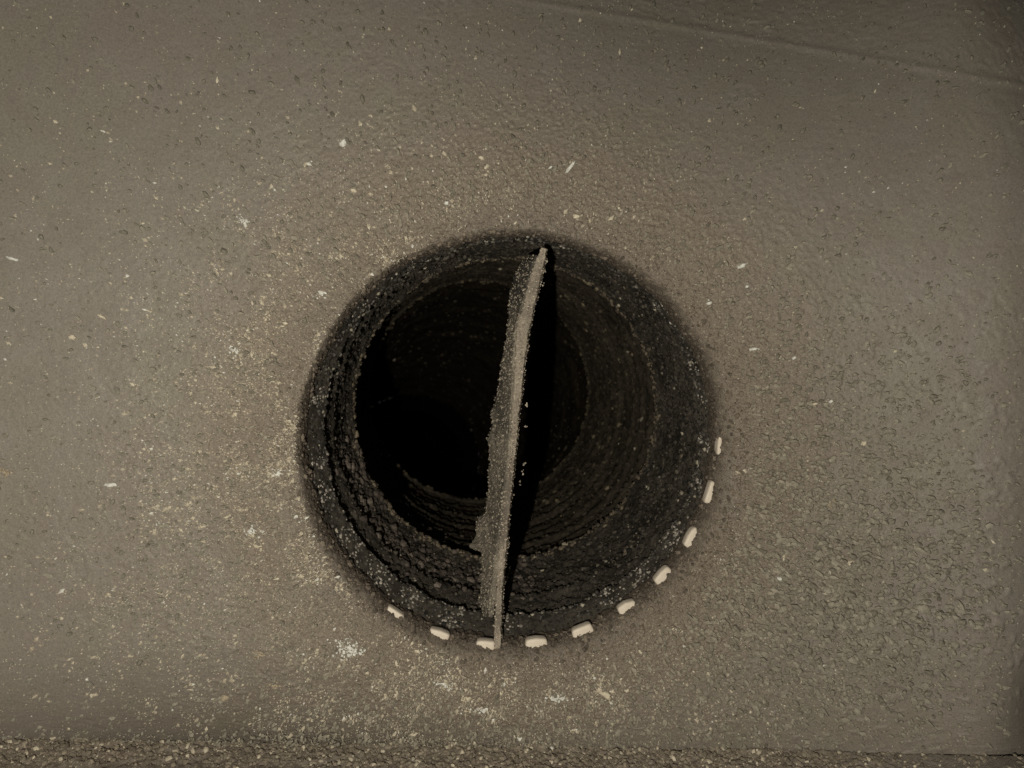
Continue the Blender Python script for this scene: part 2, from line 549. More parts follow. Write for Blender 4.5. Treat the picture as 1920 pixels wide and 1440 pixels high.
# ------------------------------------------------------------------ flexible pipe behind the opening
# stations: photo centre, scale (1 at the panel plane), radius in px
ST = [(965, 835, 1.0, 412), (965, 835, 0.965, 410), (964, 810, 0.93, 391), (949, 769, 0.78, 377), (896, 736, 0.56, 381),
      (850, 790, 0.44, 381), (770, 868, 0.335, 381), (755, 885, 0.27, 381)]
sd = np.array([CAMD * (1 / s - 1) for _, _, s, _ in ST])
sc_ = np.array([at(x, y, d) for (x, y, s, r), d in zip(ST, sd)])
sr = np.array([r * PX for *_, r in ST])


def spine(d):
    return np.stack([np.interp(d, sd, sc_[:, 0]), d, np.interp(d, sd, sc_[:, 2])], -1), np.interp(d, sd, sr)


NT = 900
tp = np.linspace(0, 2 * np.pi, NT, endpoint=False)


def pipe_part(name, prof, mat, rough, parent, seed, cell=7.0):
    """prof: list of (depth px, radius offset px) -> a band of pipe wall with crusty relief"""
    pr = np.array(prof, float)
    seg = np.hypot(np.diff(pr[:, 0]), np.diff(pr[:, 1])); cum = np.r_[0, np.cumsum(seg)]
    n = int(np.clip(cum[-1] / 4.2, 12, 190))
    q = np.linspace(0, cum[-1], n)
    dd = np.interp(q, cum, pr[:, 0]); ro = np.interp(q, cum, pr[:, 1])
    C, Rr = spine(dd * PX)
    A = tp[None] * 390; Q = q[:, None] + 0 * A
    g = rough * ((fbm(A / cell, Q / cell, seed, 3) - .5) * 1.6 + 0.9 * sstep(.5, .8, noise2(A / (cell * 1.4), Q / (cell * 1.4), seed + 5)))
    wl = .3 + .7 * sstep(.35, -.45, np.cos(tp) * .9 + np.sin(tp) * .45)      # the joints are choked with crust on the right
    wl = np.where(((dd < dB + 200) | ((dd > dD - 130) & (dd < dD + 40)))[:, None], wl[None], 1.0)
    ro = ro[:, None] * wl
    g = g + rough * 1.4 * (fbm(A / 45, Q / 30, seed + 9, 2) - .5)
    rad = Rr[:, None] + (ro - g) * PX
    wob = (fbm(A / 20, Q / 20, seed + 14, 2) - .5) * rough * 1.0 * PX
    Vx = C[:, None, 0] + rad * np.cos(tp); Vz = C[:, None, 2] + rad * np.sin(tp)
    Vy = C[:, None, 1] + wob
    P = np.stack([Vx, Vy, Vz], -1)
    me = raw_mesh(name, P.reshape(-1, 3), grid_loops(NT, n, True), 4, mat)
    link(name, me, parent)
    return P, np.stack([-np.cos(tp)[None] + 0 * Vx, 0 * Vx - 0.25, -np.sin(tp)[None] + 0 * Vx], -1)


pipe = bpy.data.objects.new('flexible_pipe', None); COL.objects.link(pipe)
pipe.location = (0, 0, 0)
pipe.empty_display_size = 0.02
tag(pipe, 'sooty black ribbed pipe running back from the round opening', 'pipe')
dB, dC, dD, dE = [float(sd[i] / PX) for i in (2, 3, 4, 6)]
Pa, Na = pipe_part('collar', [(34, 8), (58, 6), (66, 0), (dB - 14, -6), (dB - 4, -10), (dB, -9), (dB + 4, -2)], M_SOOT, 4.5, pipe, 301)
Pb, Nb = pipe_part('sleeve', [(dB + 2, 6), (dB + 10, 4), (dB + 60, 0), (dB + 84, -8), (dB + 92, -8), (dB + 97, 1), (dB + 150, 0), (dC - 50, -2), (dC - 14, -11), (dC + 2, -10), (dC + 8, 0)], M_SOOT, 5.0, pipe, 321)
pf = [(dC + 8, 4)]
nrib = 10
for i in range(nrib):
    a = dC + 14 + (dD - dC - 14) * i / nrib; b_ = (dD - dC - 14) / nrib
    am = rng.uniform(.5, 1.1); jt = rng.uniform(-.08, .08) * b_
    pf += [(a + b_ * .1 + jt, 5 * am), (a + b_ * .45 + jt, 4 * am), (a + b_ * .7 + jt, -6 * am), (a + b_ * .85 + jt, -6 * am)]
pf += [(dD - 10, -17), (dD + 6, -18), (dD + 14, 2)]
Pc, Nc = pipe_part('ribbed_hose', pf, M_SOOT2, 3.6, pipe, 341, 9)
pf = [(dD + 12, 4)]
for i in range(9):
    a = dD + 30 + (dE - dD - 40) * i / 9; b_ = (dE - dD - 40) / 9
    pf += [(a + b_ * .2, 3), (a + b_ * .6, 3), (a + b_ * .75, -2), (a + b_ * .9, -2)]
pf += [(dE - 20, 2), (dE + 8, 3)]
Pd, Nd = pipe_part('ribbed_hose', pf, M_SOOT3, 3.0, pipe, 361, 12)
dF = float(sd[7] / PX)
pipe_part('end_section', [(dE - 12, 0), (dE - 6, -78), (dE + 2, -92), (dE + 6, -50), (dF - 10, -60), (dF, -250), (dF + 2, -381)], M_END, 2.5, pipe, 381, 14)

# crumbs of soot stuck to the pipe walls
PP, NN, SS, CC = [], [], [], []


def shed(P, Nn, n, smin, smax, lo, hi, palep, bias=None):
    i = rng.integers(1, P.shape[0] - 1, n); j = rng.integers(0, P.shape[1], n)
    if bias is not None:
        keep = rng.random(n) < bias(i / P.shape[0], tp[j]); i, j = i[keep], j[keep]
    n = len(i)
    s = (smin + (smax - smin) * rng.random(n) ** 3) * PX
    PP.append(P[i, j]); NN.append(Nn[i, j]); SS.append(s)
    t = rng.random((n, 1)) ** 1.6
    c = np.array(lo) * (1 - t) + np.array(hi) * t
    p = rng.random(n) < palep
    c[p] = np.array((0.34, 0.30, 0.24)) * rng.uniform(0.5, 1.3, (p.sum(), 1))
    CC.append(c)


shed(Pa, Na, 5200, 1.2, 4.6, (0.015, 0.014, 0.013), (0.11, 0.10, 0.09), 0.05)
shed(Pb, Nb, 8500, 1.4, 5.5, (0.015, 0.014, 0.013), (0.10, 0.085, 0.07), 0.02)
shed(Pc, Nc, 6500, 1.8, 6.5, (0.015, 0.013, 0.010), (0.075, 0.06, 0.045), 0.015)
shed(Pd, Nd, 1800, 2.5, 9, (0.02, 0.017, 0.013), (0.09, 0.07, 0.05), 0.01)
# pale furry growths on the collar between the pads
for (ax, ay, sp, n) in ((592, 752, 14, 55), (596, 872, 16, 45), (612, 935, 20, 55), (650, 1010, 20, 40), (668, 1040, 16, 40), (712, 1090, 24, 80), (775, 1130, 22, 70), (850, 1165, 24, 80), (955, 1180, 20, 40), (1130, 1120, 22, 60), (1190, 1075, 24, 70),
                        (1245, 1010, 20, 90), (1290, 925, 16, 40), (1305, 845, 14, 40), (1340, 755, 10, 30), (1000, 470, 40, 30), (900, 478, 20, 30), (790, 535, 30, 30), (700, 590, 20, 25), (1230, 600, 40, 40), (1290, 700, 20, 30)):
    ang = math.atan2(-(ay - 830), ax - 965)
    j0 = int((ang % (2 * math.pi)) / (2 * math.pi) * NT)
    j = (j0 + rng.normal(0, sp * 0.28, n).astype(int)) % NT
    i = np.clip((Pa.shape[0] * rng.normal(.62, .22, n)).astype(int), 2, Pa.shape[0] - 2)
    PP.append(Pa[i, j]); NN.append(Na[i, j]); SS.append(rng.uniform(1.2, 3.6, n) * PX)
    CC.append(np.array((0.30, 0.27, 0.24)) * rng.uniform(0.3, 1.5, (n, 1)))
# bigger crumbs on the sleeve that the lamp catches
for (ax, ay, d) in ((752, 1008, dC - 6), (775, 1018, dC - 6), (1040, 1046, dC - 4), (1061, 1022, dC - 2), (893, 1190, dB), (770, 1085, dB + 120), (820, 1035, dC - 6)):
    n = 7
    P0 = at(ax, ay, d * PX)
    PP.append(P0 + rng.normal(0, 3.0 * PX, (n, 3))); NN.append(rng.normal(size=(n, 3))); SS.append(rng.uniform(2, 5, n) * PX)
    CC.append(np.array((0.42, 0.36, 0.28)) * rng.uniform(0.5, 1.2, (n, 1)))


def ridge(P, Nn, row, sd_, n, smax, lo, hi, th0=0, th1=2 * math.pi):
    i = np.clip((row * P.shape[0] + rng.normal(0, sd_, n)).astype(int), 1, P.shape[0] - 2)
    j = (rng.uniform(th0, th1, n) / (2 * math.pi) * NT).astype(int) % NT
    PP.append(P[i, j]); NN.append(Nn[i, j]); SS.append((1.4 + (smax - 1.4) * rng.random(n) ** 2.2) * PX)
    t_ = rng.random((n, 1)) ** 1.5
    CC.append(np.array(lo) * (1 - t_) + np.array(hi) * t_)


ridge(Pb, Nb, .93, 2.0, 1500, 6.0, (0.07, 0.055, 0.042), (0.26, 0.21, 0.15))
ridge(Pb, Nb, .33, 1.5, 700, 6.0, (0.04, 0.035, 0.03), (0.17, 0.14, 0.11))
ridge(Pa, Na, .93, 1.2, 700, 4.5, (0.05, 0.045, 0.04), (0.20, 0.18, 0.155))
ridge(Pc, Nc, .97, 2.0, 600, 7.0, (0.06, 0.05, 0.035), (0.20, 0.16, 0.10))
ridge(Pb, Nb, .6, 14, 900, 10.0, (0.05, 0.04, 0.035), (0.17, 0.14, 0.12), math.pi * 1.05, math.pi * 1.55)
ridge(Pc, Nc, .5, 26, 300, 8.0, (0.06, 0.05, 0.035), (0.22, 0.18, 0.12), -math.pi * .4, math.pi * .4)
me = lumps_mesh('soot_crumbs', np.concatenate(PP), np.concatenate(NN), np.concatenate(SS), M_TONE, 0.8, 1.4, np.concatenate(CC))
o = link('soot_crumbs', me, pipe); o['kind'] = 'stuff'

# ------------------------------------------------------------------ upright damper plate across the opening
plate = bpy.data.objects.new('damper_plate', None); COL.objects.link(plate)
tag(plate, 'upright gritty damper plate standing edge-on across the round opening', 'damper plate')
YR = [463, 500, 620, 695, 780, 822, 885, 947, 1022, 1060, 1120, 1182, 1234]
XRt = [1025, 1020, 992, 983, 973, 970, 963, 956, 950, 946, 941, 940, 937]
WST = [10, 21, 25, 20, 15, 13, 13, 13, 13, 12, 12, 14, 8]           # width of the front strip
YL = [480, 520, 600, 640, 700, 780, 822, 850, 885, 947, 961, 968, 985, 1004, 1018, 1027, 1031, 1036, 1060, 1157]
XLt = [996, 966, 957, 951, 941, 927, 920, 924, 918, 916, 913, 904, 900, 894, 888, 887, 897, 905, 906, 905]
YG = [486, 980, 1040, 1157]; GAP = [0, 0, 4, 9]


def rough_sheet(name, ys, xf, xb, dfront, dback, thick, mat, parent, seed, amp=2.2, nacross=26):
    """closed slab: for every height a front edge and a back edge, thickness across; crusty all over"""
    n = len(ys)
    F = at_many(xf, ys, np.asarray(dfront) * PX); Bk = at_many(xb, ys, np.asarray(dback) * PX)
    dirv = Bk - F; L = np.linalg.norm(dirv, axis=1, keepdims=True)
    dirv = dirv / L
    up = np.gradient(F, axis=0); up /= np.linalg.norm(up, axis=1, keepdims=True)
    nor = np.cross(dirv, up); nor /= np.linalg.norm(nor, axis=1, keepdims=True)
    nor *= np.sign(-nor[:, :1])                                   # towards the left
    m = nacross; loop = []
    for t in np.linspace(0, 1, m): loop.append((t, .5))
    for t in np.linspace(.75, .25, 4): loop.append((1.0, t - .5))
    for t in np.linspace(1, 0, m): loop.append((t, -.5))
    for t in np.linspace(.1, .9, 8): loop.append((0.0, t - .5))
    loop = np.array(loop)
    P = F[:, None] + dirv[:, None] * (loop[None, :, 0:1] * L[:, None]) + nor[:, None] * (loop[None, :, 1:2] * np.broadcast_to(np.asarray(thick, float), (n,))[:, None, None] * PX)
    kq = np.arange(len(loop))[None] * 2.3 + 0 * P[..., 0]; yy = np.asarray(ys)[:, None] + 0 * kq
    g = amp * ((fbm(kq / 5, yy / 5, seed, 3) - .5) * 1.5 + .8 * sstep(.5, .8, noise2(kq / 6, yy / 6, seed + 3)))
    g = g + amp * 1.2 * (fbm(kq * 0, yy / 24, seed + 7, 2) - .5)
    ctr = P.mean(1, keepdims=True)
    off = nor[:, None] * (np.sign(loop[None, :, 1:2]) * g[..., None] * PX)
    off = off - dirv[:, None] * (np.where(loop[None, :, 0:1] < .02, 1.0, 0.0) * g[..., None] * PX)
    off = off + dirv[:, None] * (np.where(loop[None, :, 0:1] > .98, 1.2, 0.0) * g[..., None] * PX)
    P = P + off
    nu = len(loop)
    V = P.reshape(-1, 3)
    lo = grid_loops(nu, n, True).reshape(-1, 4)
    caps = []
    V = np.concatenate([V, P[0].mean(0)[None], P[-1].mean(0)[None]])
    a, b2 = len(V) - 2, len(V) - 1
    for i in range(nu):
        j = (i + 1) % nu
        caps.append((a, a, j, i)); 
    tri0 = [(a, (i + 1) % nu, i) for i in range(nu)]; tri1 = [(b2, (n - 1) * nu + i, (n - 1) * nu + (i + 1) % nu) for i in range(nu)]
    q3 = np.concatenate([lo[:, [0, 1, 2]], lo[:, [0, 2, 3]], np.array(tri0), np.array(tri1)])
    me = raw_mesh(name, V, q3.reshape(-1), 3, mat)
    link(name, me, parent)
    return P, nor, dirv, nu


ys = np.linspace(465, 1233, 420)
xr = np.interp(ys, YR, XRt); wst = np.interp(ys, YR, WST)
dst = 22 + 8 * np.sin((ys - 465) / 768 * np.pi)            # the front edge sits just inside the mouth
Ps, nors, dirs, nus = rough_sheet('edge_strip', ys, xr - wst * .5, xr - wst * .5 + 4, dst, dst + 34, wst * 0.85, M_STRIP, plate, 401, 1.8, 9)
yb = np.linspace(480, 1157, 520)
xl = np.interp(yb, YL, XLt) - 6 * np.maximum(fbm(yb / 14, yb * 0, 431, 3) - .5, 0) - 4 * sstep(.66, .76, noise2(yb / 19, yb * 0, 433)); xs = np.interp(yb, YR, XRt) - np.interp(yb, YR, WST) - np.interp(yb, YG, GAP) + 2
dep = 60 + 60 * np.sin(np.clip((yb - 470) / 760, 0, 1) * np.pi) ** .7
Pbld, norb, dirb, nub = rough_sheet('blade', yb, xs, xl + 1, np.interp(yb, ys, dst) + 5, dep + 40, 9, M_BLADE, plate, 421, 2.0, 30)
# the part of the blade that stands on into the pipe behind, seen only as darkness on the right
PP, NN, SS, CC = [], [], [], []
for P, n_, lo, hi, smax in ((Ps, 1500, (0.16, 0.135, 0.11), (0.58, 0.49, 0.40), 1.9), (Pbld, 3400, (0.08, 0.07, 0.06), (0.42, 0.36, 0.29), 2.4)):
    i = rng.integers(1, P.shape[0] - 1, n_); j = rng.integers(0, P.shape[1], n_)
    pt = P[i, j]; nn = pt - P.mean(1)[i]
    PP.append(pt); NN.append(nn + 1e-6); SS.append((1.0 + (smax - 1) * rng.random(n_) ** 2.5) * PX)
    t = rng.random((n_, 1)); CC.append(np.array(lo) * (1 - t) + np.array(hi) * t)
# a few pale scraps clinging to the dark right-hand side
for (ax, ay) in ((982, 870), (980, 885), (977, 905), (984, 800), (1020, 510), (1017, 530), (1024, 490), (985, 760)):
    n_ = 4
    PP.append(at(ax, ay, 40 * PX) + rng.normal(0, 2.4 * PX, (n_, 3))); NN.append(rng.normal(size=(n_, 3))); SS.append(rng.uniform(.8, 2.2, n_) * PX)
    CC.append(np.array((0.5, 0.43, 0.36)) * rng.uniform(.5, 1.2, (n_, 1)))
me = lumps_mesh('plate_crumbs', np.concatenate(PP), np.concatenate(NN), np.concatenate(SS), M_TONE, 0.8, 1.4, np.concatenate(CC))
o = link('plate_crumbs', me, plate); o['kind'] = 'stuff'


# ------------------------------------------------------------------ white pads lodged round the lower rim
def pad_mesh(L, Rd, D, seed):
    r = random.Random(seed)
    nu, nv = 28, 15
    V = []
    p1 = [r.uniform(-1, 1) for _ in range(12)]
    sg = lambda x, e: math.copysign(abs(x) ** e, x)
    for b_ in range(nv):
        la = (b_ / (nv - 1) - .5) * math.pi
        for a_ in range(nu):
            lo = 2 * math.pi * a_ / nu
            x = sg(math.cos(la), .28) * sg(math.cos(lo), .30); y = sg(math.cos(la), .40) * sg(math.sin(lo), .42); z = sg(math.sin(la), .42)
            y *= 1 + .10 * p1[0] * x + .06 * math.sin(3 * x + 3 * p1[1])            # uneven, slightly wedge-shaped
            y += .16 * x * x + .05 * p1[2] * math.sin(5 * x + p1[3] * 3)             # the ends droop with the curve
            x *= 1 + .05 * p1[4] * y + .03 * p1[5] * z
            V.append((x * L / 2, y * Rd / 2, z * D / 2))
    F = [(b_ * nu + a_, b_ * nu + (a_ + 1) % nu, (b_ + 1) * nu + (a_ + 1) % nu, (b_ + 1) * nu + a_) for b_ in range(nv - 1) for a_ in range(nu)]
    me = bpy.data.meshes.new('white_pad'); me.from_pydata(V, [], F)
    me.polygons.foreach_set('use_smooth', [True] * len(me.polygons))
    me.materials.append(M_PAD)
    return me


PADS = [(741, 1148, 38, 15, -36, 'small white pad on the lower left rim, farthest left of the row'),
        (824, 1187, 41, 17, -20, 'white pad on the lower rim, second of the three left of the upright plate'),
        (910, 1207, 38, 20, -6, "white pad half hidden behind the upright plate's foot"),
        (1005, 1203, 44, 20, 3, "white pad lying level on the rim just right of the upright plate's foot"),
        (1091, 1180, 43, 19, 20, 'white pad on the rim, second to the right of the upright plate'),
        (1176, 1139, 40, 27, 31, 'thickest blocky white pad on the lower right rim'),
        (1242, 1078, 42, 21, 42, 'plump white pad on the lower right rim, just above the thickest pad'),
        (1295, 1006, 44, 19, 62, 'slim steep white pad on the right rim, third from the top'),
        (1330, 922, 46, 15, 73, 'slim cream pad standing upright on the right rim, second from the top'),
        (1347, 833, 42, 10, 88, 'thinnest notched pad, topmost of the row on the right rim')]
for n, (ax, ay, L, Rd, rot, lab) in enumerate(PADS):
    dep = 30 if n in (0, 9) else 33
    p = at(ax, ay, dep * PX)
    o = link('white_pad', pad_mesh(L * 1.0 * PX, Rd * 1.0 * PX, 22 * PX, 50 + n))
    ca_, sa_ = math.cos(math.radians(rot)), math.sin(math.radians(rot))
    inward = Vector((-p[0], 0, -p[2])).normalized()
    tang = Vector((ca_, 0, sa_))
    outw = tang.cross(Vector((0, 1, 0))).normalized()
    if outw.dot(inward) > 0: outw = -outw
    from mathutils import Matrix
    zax = tang.cross(outw)
    m3 = Matrix((tang, outw, zax)).transposed()
    o.matrix_world = Matrix.Translation(Vector(p)) @ m3.to_4x4()
    tag(o, lab, 'pad', 'white pads along the rim of the opening')

_pp, _ps = [], []
for ax, ay, L, Rd, rot, _ in PADS:
    ca_, sa_ = math.cos(math.radians(rot)), math.sin(math.radians(rot))
    q_ = rng.uniform(-.6, .6, 20) * L; e_ = rng.normal(.60, .07, 20) * Rd
    _pp.append(at_many(ax + ca_ * q_ + sa_ * e_, ay - sa_ * q_ + ca_ * e_, 20 * PX)); _ps.append(rng.uniform(.9, 2.2, 20) * PX)
_pp = np.concatenate(_pp); _ps = np.concatenate(_ps)
t = rng.random((len(_pp), 1))
me = lumps_mesh('rim_crumbs', _pp, np.tile((0, -1.0, 0), (len(_pp), 1)), _ps, M_TONE, 0.8, 1.5, np.array((0.05, 0.04, 0.03)) * (1 - t) + np.array((0.19, 0.15, 0.115)) * t)
o = link('rim_crumbs', me, panel); o['kind'] = 'stuff'

# ------------------------------------------------------------------ flakes that can be picked out one by one
FL = [  # photo x, y, length, width, angle, material, kind, label
    (1068, 315, 32, 6, 50, 'W', 'sliver', "long white sliver above the opening, up and right of the plate's top end"),
    (1032, 314, 9, 4, 35, 'W', 'sliver', 'tiny white splinter beside the long sliver above the opening'),
    (643, 269, 15, 11, 60, 'W', 'chip', 'white chip in the upper left, the highest of the bigger chips'),
    (902, 296, 8, 13, 80, 'C', 'chip', 'upright cream chip straight above the opening, left of the long sliver'),
    (1080, 406, 13, 8, 0, 'C', 'chip', "cream chip just above the rim over the plate's top end"),
    (663, 357, 13, 7, -20, 'C', 'chip', 'cream chip up and left of the opening, below the highest white chip'),
    (837, 381, 9, 8, 0, 'W', 'chip', 'small round white chip above the upper left rim'),
    (459, 417, 15, 11, -30, 'W', 'clump', 'crumbly white clump far up to the left of the opening'),
    (601, 551, 20, 10, -10, 'W', 'clump', 'crumbly white clump close to the upper left rim'),
    (440, 657, 15, 12, 0, 'W', 'clump', 'bright white star-like clump left of the opening'),
    (190, 593, 18, 5, -30, 'C', 'sliver', 'thin cream sliver lying aslant at the far left'),
    (24, 485, 20, 6, -20, 'W', 'sliver', 'white sliver at the left edge of the panel'),
    (136, 632, 12, 9, -20, 'C', 'chip', 'wedge-shaped cream chip at the far left below the thin sliver'),
    (208, 909, 24, 7, 0, 'W', 'sliver', 'level white sliver at the far left, beside a small white crumb'),
    (10, 884, 20, 14, -20, 'T', 'clump', 'tan crumbly clump at the left edge of the panel'),
    (520, 888, 24, 11, 5, 'W', 'clump', 'white clump beside the left rim at mid height'),
    (381, 985, 11, 9, -20, 'C', 'chip', 'cream chip down to the left, left of two pale clumps'),
    (471, 997, 17, 13, 30, 'W', 'clump', 'pale clump at the lower left, the upper one of a near pair'),
    (486, 1023, 10, 20, 80, 'C', 'clump', 'upright cream clump at the lower left, the lower one of a near pair'),
    (655, 1214, 30, 46, 80, 'W', 'clump', 'largest bright white patch, below the lower left rim'),
    (830, 1281, 14, 30, 70, 'W', 'clump', 'white patch below the rim, left of the upright plate'),
    (487, 1226, 20, 15, 10, 'T', 'clump', 'tan clump at the lower left beyond the largest white patch'),
    (512, 1283, 20, 18, -30, 'T', 'clump', 'tan knobbly clump at the lower left, below another tan clump'),
    (421, 1308, 16, 11, 20, 'T', 'chip', 'tan chip low on the left near the ledge'),
    (876, 1310, 10, 26, 80, 'C', 'clump', "upright cream clump below the plate's foot, on the left"),
    (902, 1330, 30, 12, 0, 'W', 'clump', "level white patch straight below the plate's foot"),
    (1047, 1308, 13, 40, 88, 'W', 'clump', 'tall white patch below the rim, right of the upright plate'),
    (1133, 1300, 32, 13, -38, 'C', 'chip', 'largest cream flake, below the lower right rim'),
    (1174, 1293, 12, 10, -60, 'C', 'chip', 'small cream flake beside the largest cream flake'),
    (975, 1385, 8, 11, 80, 'W', 'chip', 'small egg-shaped white chip just above the ledge'),
    (1035, 1402, 9, 6, -40, 'W', 'chip', 'small white chip on the edge of the ledge'),
    (1390, 499, 20, 8, 25, 'W', 'chip', 'white chip up and right of the opening, the highest on that side'),
    (1400, 538, 8, 7, 0, 'W', 'chip', 'round white chip up and right of the opening, under the highest one'),
    (1329, 568, 7, 13, 70, 'W', 'clump', 'curled white crumb close to the upper right rim'),
    (1414, 654, 20, 6, 4, 'W', 'sliver', 'level white sliver right of the opening'),
    (1488, 671, 8, 6, 30, 'W', 'chip', 'small white chip right of the level sliver'),
    (1557, 752, 9, 8, 0, 'W', 'chip', 'round white chip farthest out to the right of the opening'),
    (1527, 757, 13, 5, 5, 'C', 'chip', 'flat cream chip beside the round white chip on the right'),
    (1619, 831, 11, 8, 10, 'C', 'chip', 'yellowish chip at the right, below the round white chip'),
    (1560, 944, 17, 20, 80, 'T', 'chip', 'square tan flake to the right of the opening'),
    (1268, 1180, 8, 26, 70, 'C', 'clump', 'string of cream crumbs below the lower right rim'),
    (1463, 1085, 13, 7, -20, 'W', 'chip', 'white flake among brown grit at the lower right'),
    (1594, 1055, 14, 8, 20, 'C', 'chip', 'pale flake in the rough grit at the lower right, right of a white one'),
]
MATS = {'W': M_WHITE, 'C': M_CREAM, 'T': M_TAN}
GRP = {'sliver': 'pale slivers stuck to the panel', 'chip': 'pale chips stuck to the panel', 'clump': 'pale crumbly clumps stuck to the panel'}
for n, (ax, ay, L, W, rot, mk, kind, lab) in enumerate(FL):
    r = random.Random(900 + n)
    P0 = surf([ax], [ay], 0.6)[0]
    c, s = math.cos(math.radians(rot)), math.sin(math.radians(rot))
    bm = bmesh.new()
    if kind == 'clump':
        cnt = int(14 + L * W / 14)
        V, F = [], []
        for q in range(cnt):
            a = r.gauss(0, .30) * L; b_ = r.gauss(0, .30) * W
            sz = r.uniform(.9, 2.6) * (1.0 if L * W < 500 else 1.25)
            base = len(V)
            for vv in ICO_V:
                jx = [vv[t] * sz * r.uniform(.75, 1.25) for t in range(3)]
                V.append(((a + jx[0]) * PX, -(0.6 + jx[1] * .6) * PX, (b_ + jx[2]) * PX))
            F += [tuple(int(t) + base for t in f) for f in ICO_F]
        bm.free()
        me = bpy.data.meshes.new('pale_clump'); me.from_pydata(V, [], F)
    else:
        k_ = 14 if kind == 'chip' else 16
        pts = []
        for q in range(k_):
            a = 2 * math.pi * q / k_
            rr_ = 1 + r.uniform(-.28, .22)
            pts.append((math.cos(a) * L / 2 * rr_, math.sin(a) * W / 2 * rr_))
        th_ = 2.6 if kind == 'chip' else 2.0
        low = [bm.verts.new((x * PX, 1.0 * PX, y * PX)) for x, y in pts]
        mid = [bm.verts.new((x * PX, -th_ * .6 * PX, y * PX)) for x, y in pts]
        top = [bm.verts.new((x * .72 * PX, -(th_ + r.uniform(-.4, .6)) * PX, y * .72 * PX)) for x, y in pts]
        for q in range(k_):
            w_ = (q + 1) % k_
            bm.faces.new((low[q], low[w_], mid[w_], mid[q])); bm.faces.new((mid[q], mid[w_], top[w_], top[q]))
        bm.faces.new(top); bm.faces.new(low[::-1])
        bmesh.ops.recalc_face_normals(bm, faces=bm.faces)
        me = bpy.data.meshes.new('pale_' + kind); bm.to_mesh(me); bm.free()
    me.materials.append(MATS[mk])
    o = link('pale_' + kind, me, None, Vector(P0))
    o.rotation_euler = (0, -math.radians(rot), 0)
    tag(o, lab, {'clump': 'clump', 'chip': 'chip', 'sliver': 'sliver'}[kind], GRP[kind])


# ------------------------------------------------------------------ dust nobody could count
def scatter(n, dens, box=(-60, -40, 1990, 1405), rmin=412):
    outx, outy, got = [], [], 0
    while got < n:
        x = rng.uniform(box[0], box[2], n * 3); y = rng.uniform(box[1], box[3], n * 3)
        r = np.hypot(x - 965, y - 835)
        k_ = (rng.random(n * 3) < dens(x, y, r)) & (r > rmin)
        outx.append(x[k_]); outy.append(y[k_]); got += k_.sum()
    return np.concatenate(outx)[:n], np.concatenate(outy)[:n]


def d_pale(x, y, r):
    cl = fbm(x / 40, y / 40, 501, 3)
    d = 0.50 * np.exp(-(((x - 520) / 230) ** 2 + ((y - 760) / 300) ** 2))
    d = d + 0.55 * np.exp(-np.maximum(r - 430, 0) / 90) * sstep(1250, 700, x)
    d = d + 0.62 * np.exp(-(((x - 900) / 360) ** 2 + ((y - 1320) / 85) ** 2))
    d = d + 0.25 * np.exp(-(((x - 300) / 260) ** 2 + ((y - 1100) / 220) ** 2))
    d = d + 0.16 * np.exp(-(((x - 1380) / 200) ** 2 + ((y - 1100) / 250) ** 2)) + 0.012
    d = d + 0.05 * np.exp(-(((x - 1000) / 500) ** 2 + ((y - 330) / 140) ** 2)) + 0.05 * np.exp(-(((x - 200) / 250) ** 2 + ((y - 450) / 220) ** 2))
    return d * np.clip((cl - .33) * 3.4, 0.08, 1.4)


x1, y1 = scatter(20000, d_pale, rmin=408)
x2, y2 = scatter(3800, lambda x, y, r: d_pale(x, y, r) * np.clip((fbm(x / 18, y / 18, 511, 2) - .46) * 4.5, 0.12, 1.2) * (1 + 1.4 * sstep(1200, 1290, y)), rmin=412)
xs_ = np.concatenate([x1, x2]); ys_ = np.concatenate([y1, y2])
P = surf(xs_, ys_, 0.5)
sz = np.concatenate([.6 + 1.0 * rng.random(len(x1)) ** 2, .9 + 2.8 * rng.random(len(x2)) ** 2.8]) * PX
t = rng.random((len(xs_), 1)); t[len(x1):] = .35 + .65 * t[len(x1):]
cols = np.array((0.30, 0.25, 0.19)) * (1 - t) + np.array((0.66, 0.59, 0.47)) * t
wh = rng.random(len(xs_)) < 0.07; cols[wh] = (0.74, 0.72, 0.67)
me = lumps_mesh('pale_dust', P, np.tile((0, -1.0, 0), (len(P), 1)) + rng.normal(0, .25, (len(P), 3)), sz, M_TONE, 0.7, 2.2, cols, ico=False, along=np.stack([P[:, 0], 0 * P[:, 0], P[:, 2]], -1) / np.hypot(P[:, 0], P[:, 2])[:, None])
tag(link('pale_dust', me), 'fine cream dust specks strewn over the panel round the opening', 'dust', None, 'stuff')


def d_grit(x, y, r):
    d = 0.55 * np.exp(-np.maximum(r - 430, 0) / 130)
    d = d + 0.62 * np.exp(-(((x - 1560) / 300) ** 2 + ((y - 1130) / 230) ** 2)) + 0.3 * np.exp(-(((x - 1500) / 260) ** 2 + ((y - 820) / 260) ** 2))
    d = d + 0.5 * np.exp(-(((x - 1000) / 500) ** 2 + ((y - 1350) / 60) ** 2)) + 0.2 * np.exp(-(((x - 450) / 300) ** 2 + ((y - 1150) / 200) ** 2)) + 0.03
    d = d + 0.10 * np.exp(-(((x - 1350) / 500) ** 2 + ((y - 60) / 130) ** 2)) + 0.5 * np.exp(-((y - 1392) / 16) ** 2) * sstep(1600, 1200, x)
    return d


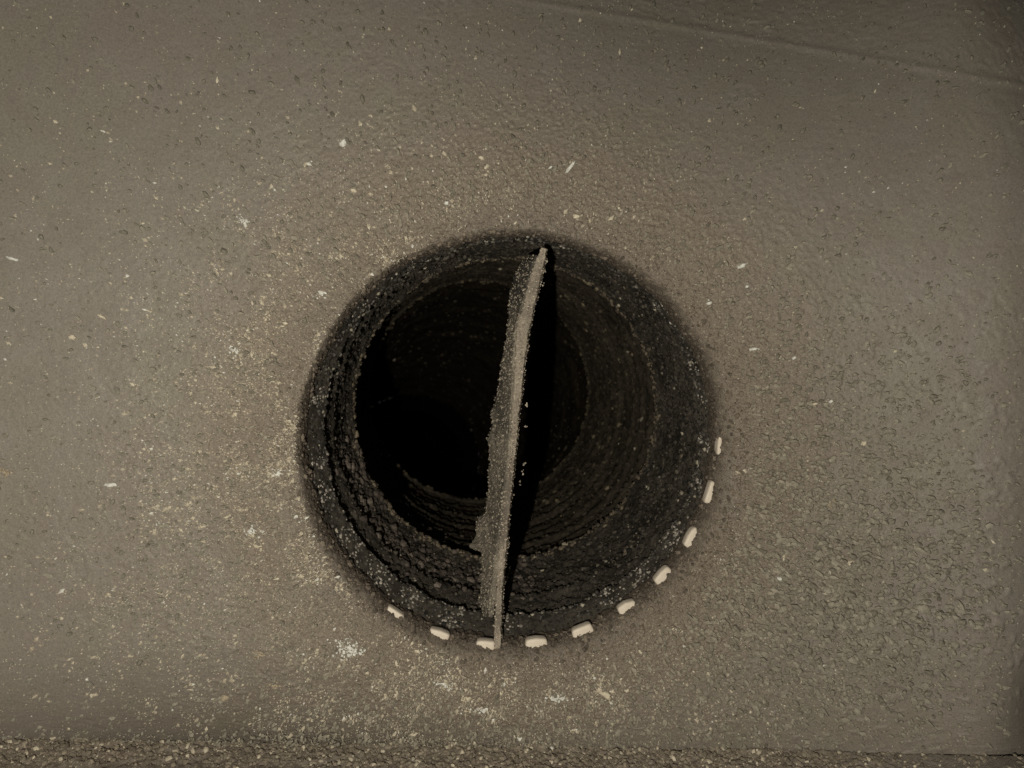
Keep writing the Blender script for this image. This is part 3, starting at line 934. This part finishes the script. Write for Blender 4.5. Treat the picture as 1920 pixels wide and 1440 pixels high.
xs_, ys_ = scatter(26000, d_grit, rmin=410)
P = surf(xs_, ys_, 0.9)
big = 1 + .55 * np.exp(-(((xs_ - 1560) / 320) ** 2 + ((ys_ - 1150) / 230) ** 2))
sz = (0.9 + 3.4 * rng.random(len(xs_)) ** 3) * big * np.clip((np.hypot(xs_ - 965, ys_ - 835) - 380) / 90, .45, 1) * PX
t = rng.random((len(xs_), 1))
warm = np.exp(-np.maximum(np.hypot(xs_ - 965, ys_ - 835) - 430, 0) / 250)[:, None]
cols = (np.array((0.225, 0.207, 0.172)) * (1 - t) + np.array((0.32, 0.295, 0.245)) * t) * (1 - warm * .5) + warm * .5 * (np.array((0.18, 0.15, 0.12)) * (1 - t) + np.array((0.38, 0.32, 0.25)) * t)
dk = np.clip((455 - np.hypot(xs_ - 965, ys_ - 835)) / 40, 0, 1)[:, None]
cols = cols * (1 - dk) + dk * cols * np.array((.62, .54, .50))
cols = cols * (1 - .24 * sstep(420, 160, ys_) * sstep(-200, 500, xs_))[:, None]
P[:, 1] -= .38 * sz * sstep(1150, 1400, xs_)
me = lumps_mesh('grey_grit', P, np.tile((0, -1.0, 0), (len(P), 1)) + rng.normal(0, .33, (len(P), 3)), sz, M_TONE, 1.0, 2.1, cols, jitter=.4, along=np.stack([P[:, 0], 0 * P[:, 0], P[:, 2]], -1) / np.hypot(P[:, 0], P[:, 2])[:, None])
tag(link('grey_grit', me), 'grey brown grit and lifted crumbs of coating on the panel', 'grit', None, 'stuff')

# crust along the rolled lip, overhanging the mouth and the pads
n_ = 5200
ii = (3 + rng.beta(1.3, 1.6, n_) * 44).astype(int); jj = rng.integers(0, NA, n_)
keep = rng.random(n_) < .35 + .65 * np.clip(-st[jj] * .8 + .35 * ct[jj], 0, 1)
ii, jj = ii[keep], jj[keep]
P = PV.reshape(-1, NA, 3)[ii, jj]
t = rng.random((len(P), 1)) ** 1.4
q_ = np.clip((ii - 3) / 44, 0, 1)[:, None]
cols = (np.array((0.06, 0.048, 0.039)) * (1 - t) + np.array((0.19, 0.152, 0.122)) * t) * (1 - q_) + q_ * (np.array((0.12, 0.10, 0.08)) * (1 - t) + np.array((0.28, 0.23, 0.18)) * t)
me = lumps_mesh('lip_crust', P, np.stack([-P[:, 0], -.06 + 0 * P[:, 0], -P[:, 2]], -1), (1.0 + 3.6 * rng.random(len(P)) ** 2.5) * PX, M_TONE, 0.9, 1.7, cols)
o = link('lip_crust', me, panel); o['kind'] = 'stuff'

# grit heaped on the ledge
n_ = 9000
ii = (17 + rng.random(n_ * 2) ** 1.3 * 35).astype(int); jj = rng.integers(0, nx, n_ * 2)
keep = rng.random(n_ * 2) < gm[0, jj] * 0.75 + .02
ii, jj = ii[keep][:n_], jj[keep][:n_]
P = LV.reshape(ny, nx, 3)[ii, jj]
t = rng.random((len(P), 1))
cols = np.array((0.15, 0.125, 0.10)) * (1 - t) + np.array((0.33, 0.28, 0.22)) * t
wh = rng.random(len(P)) < 0.12; cols[wh] = np.array((0.60, 0.53, 0.42)) * rng.uniform(.7, 1.2, (wh.sum(), 1))
me = lumps_mesh('ledge_grit', P, np.tile((0, -.5, 1.0), (len(P), 1)), (1.0 + 4.2 * rng.random(len(P)) ** 3) * PX, M_TONE, 0.7, 1.6, cols)
tag(link('ledge_grit', me), 'brown grit heaped along the ledge under the panel', 'grit', None, 'stuff')
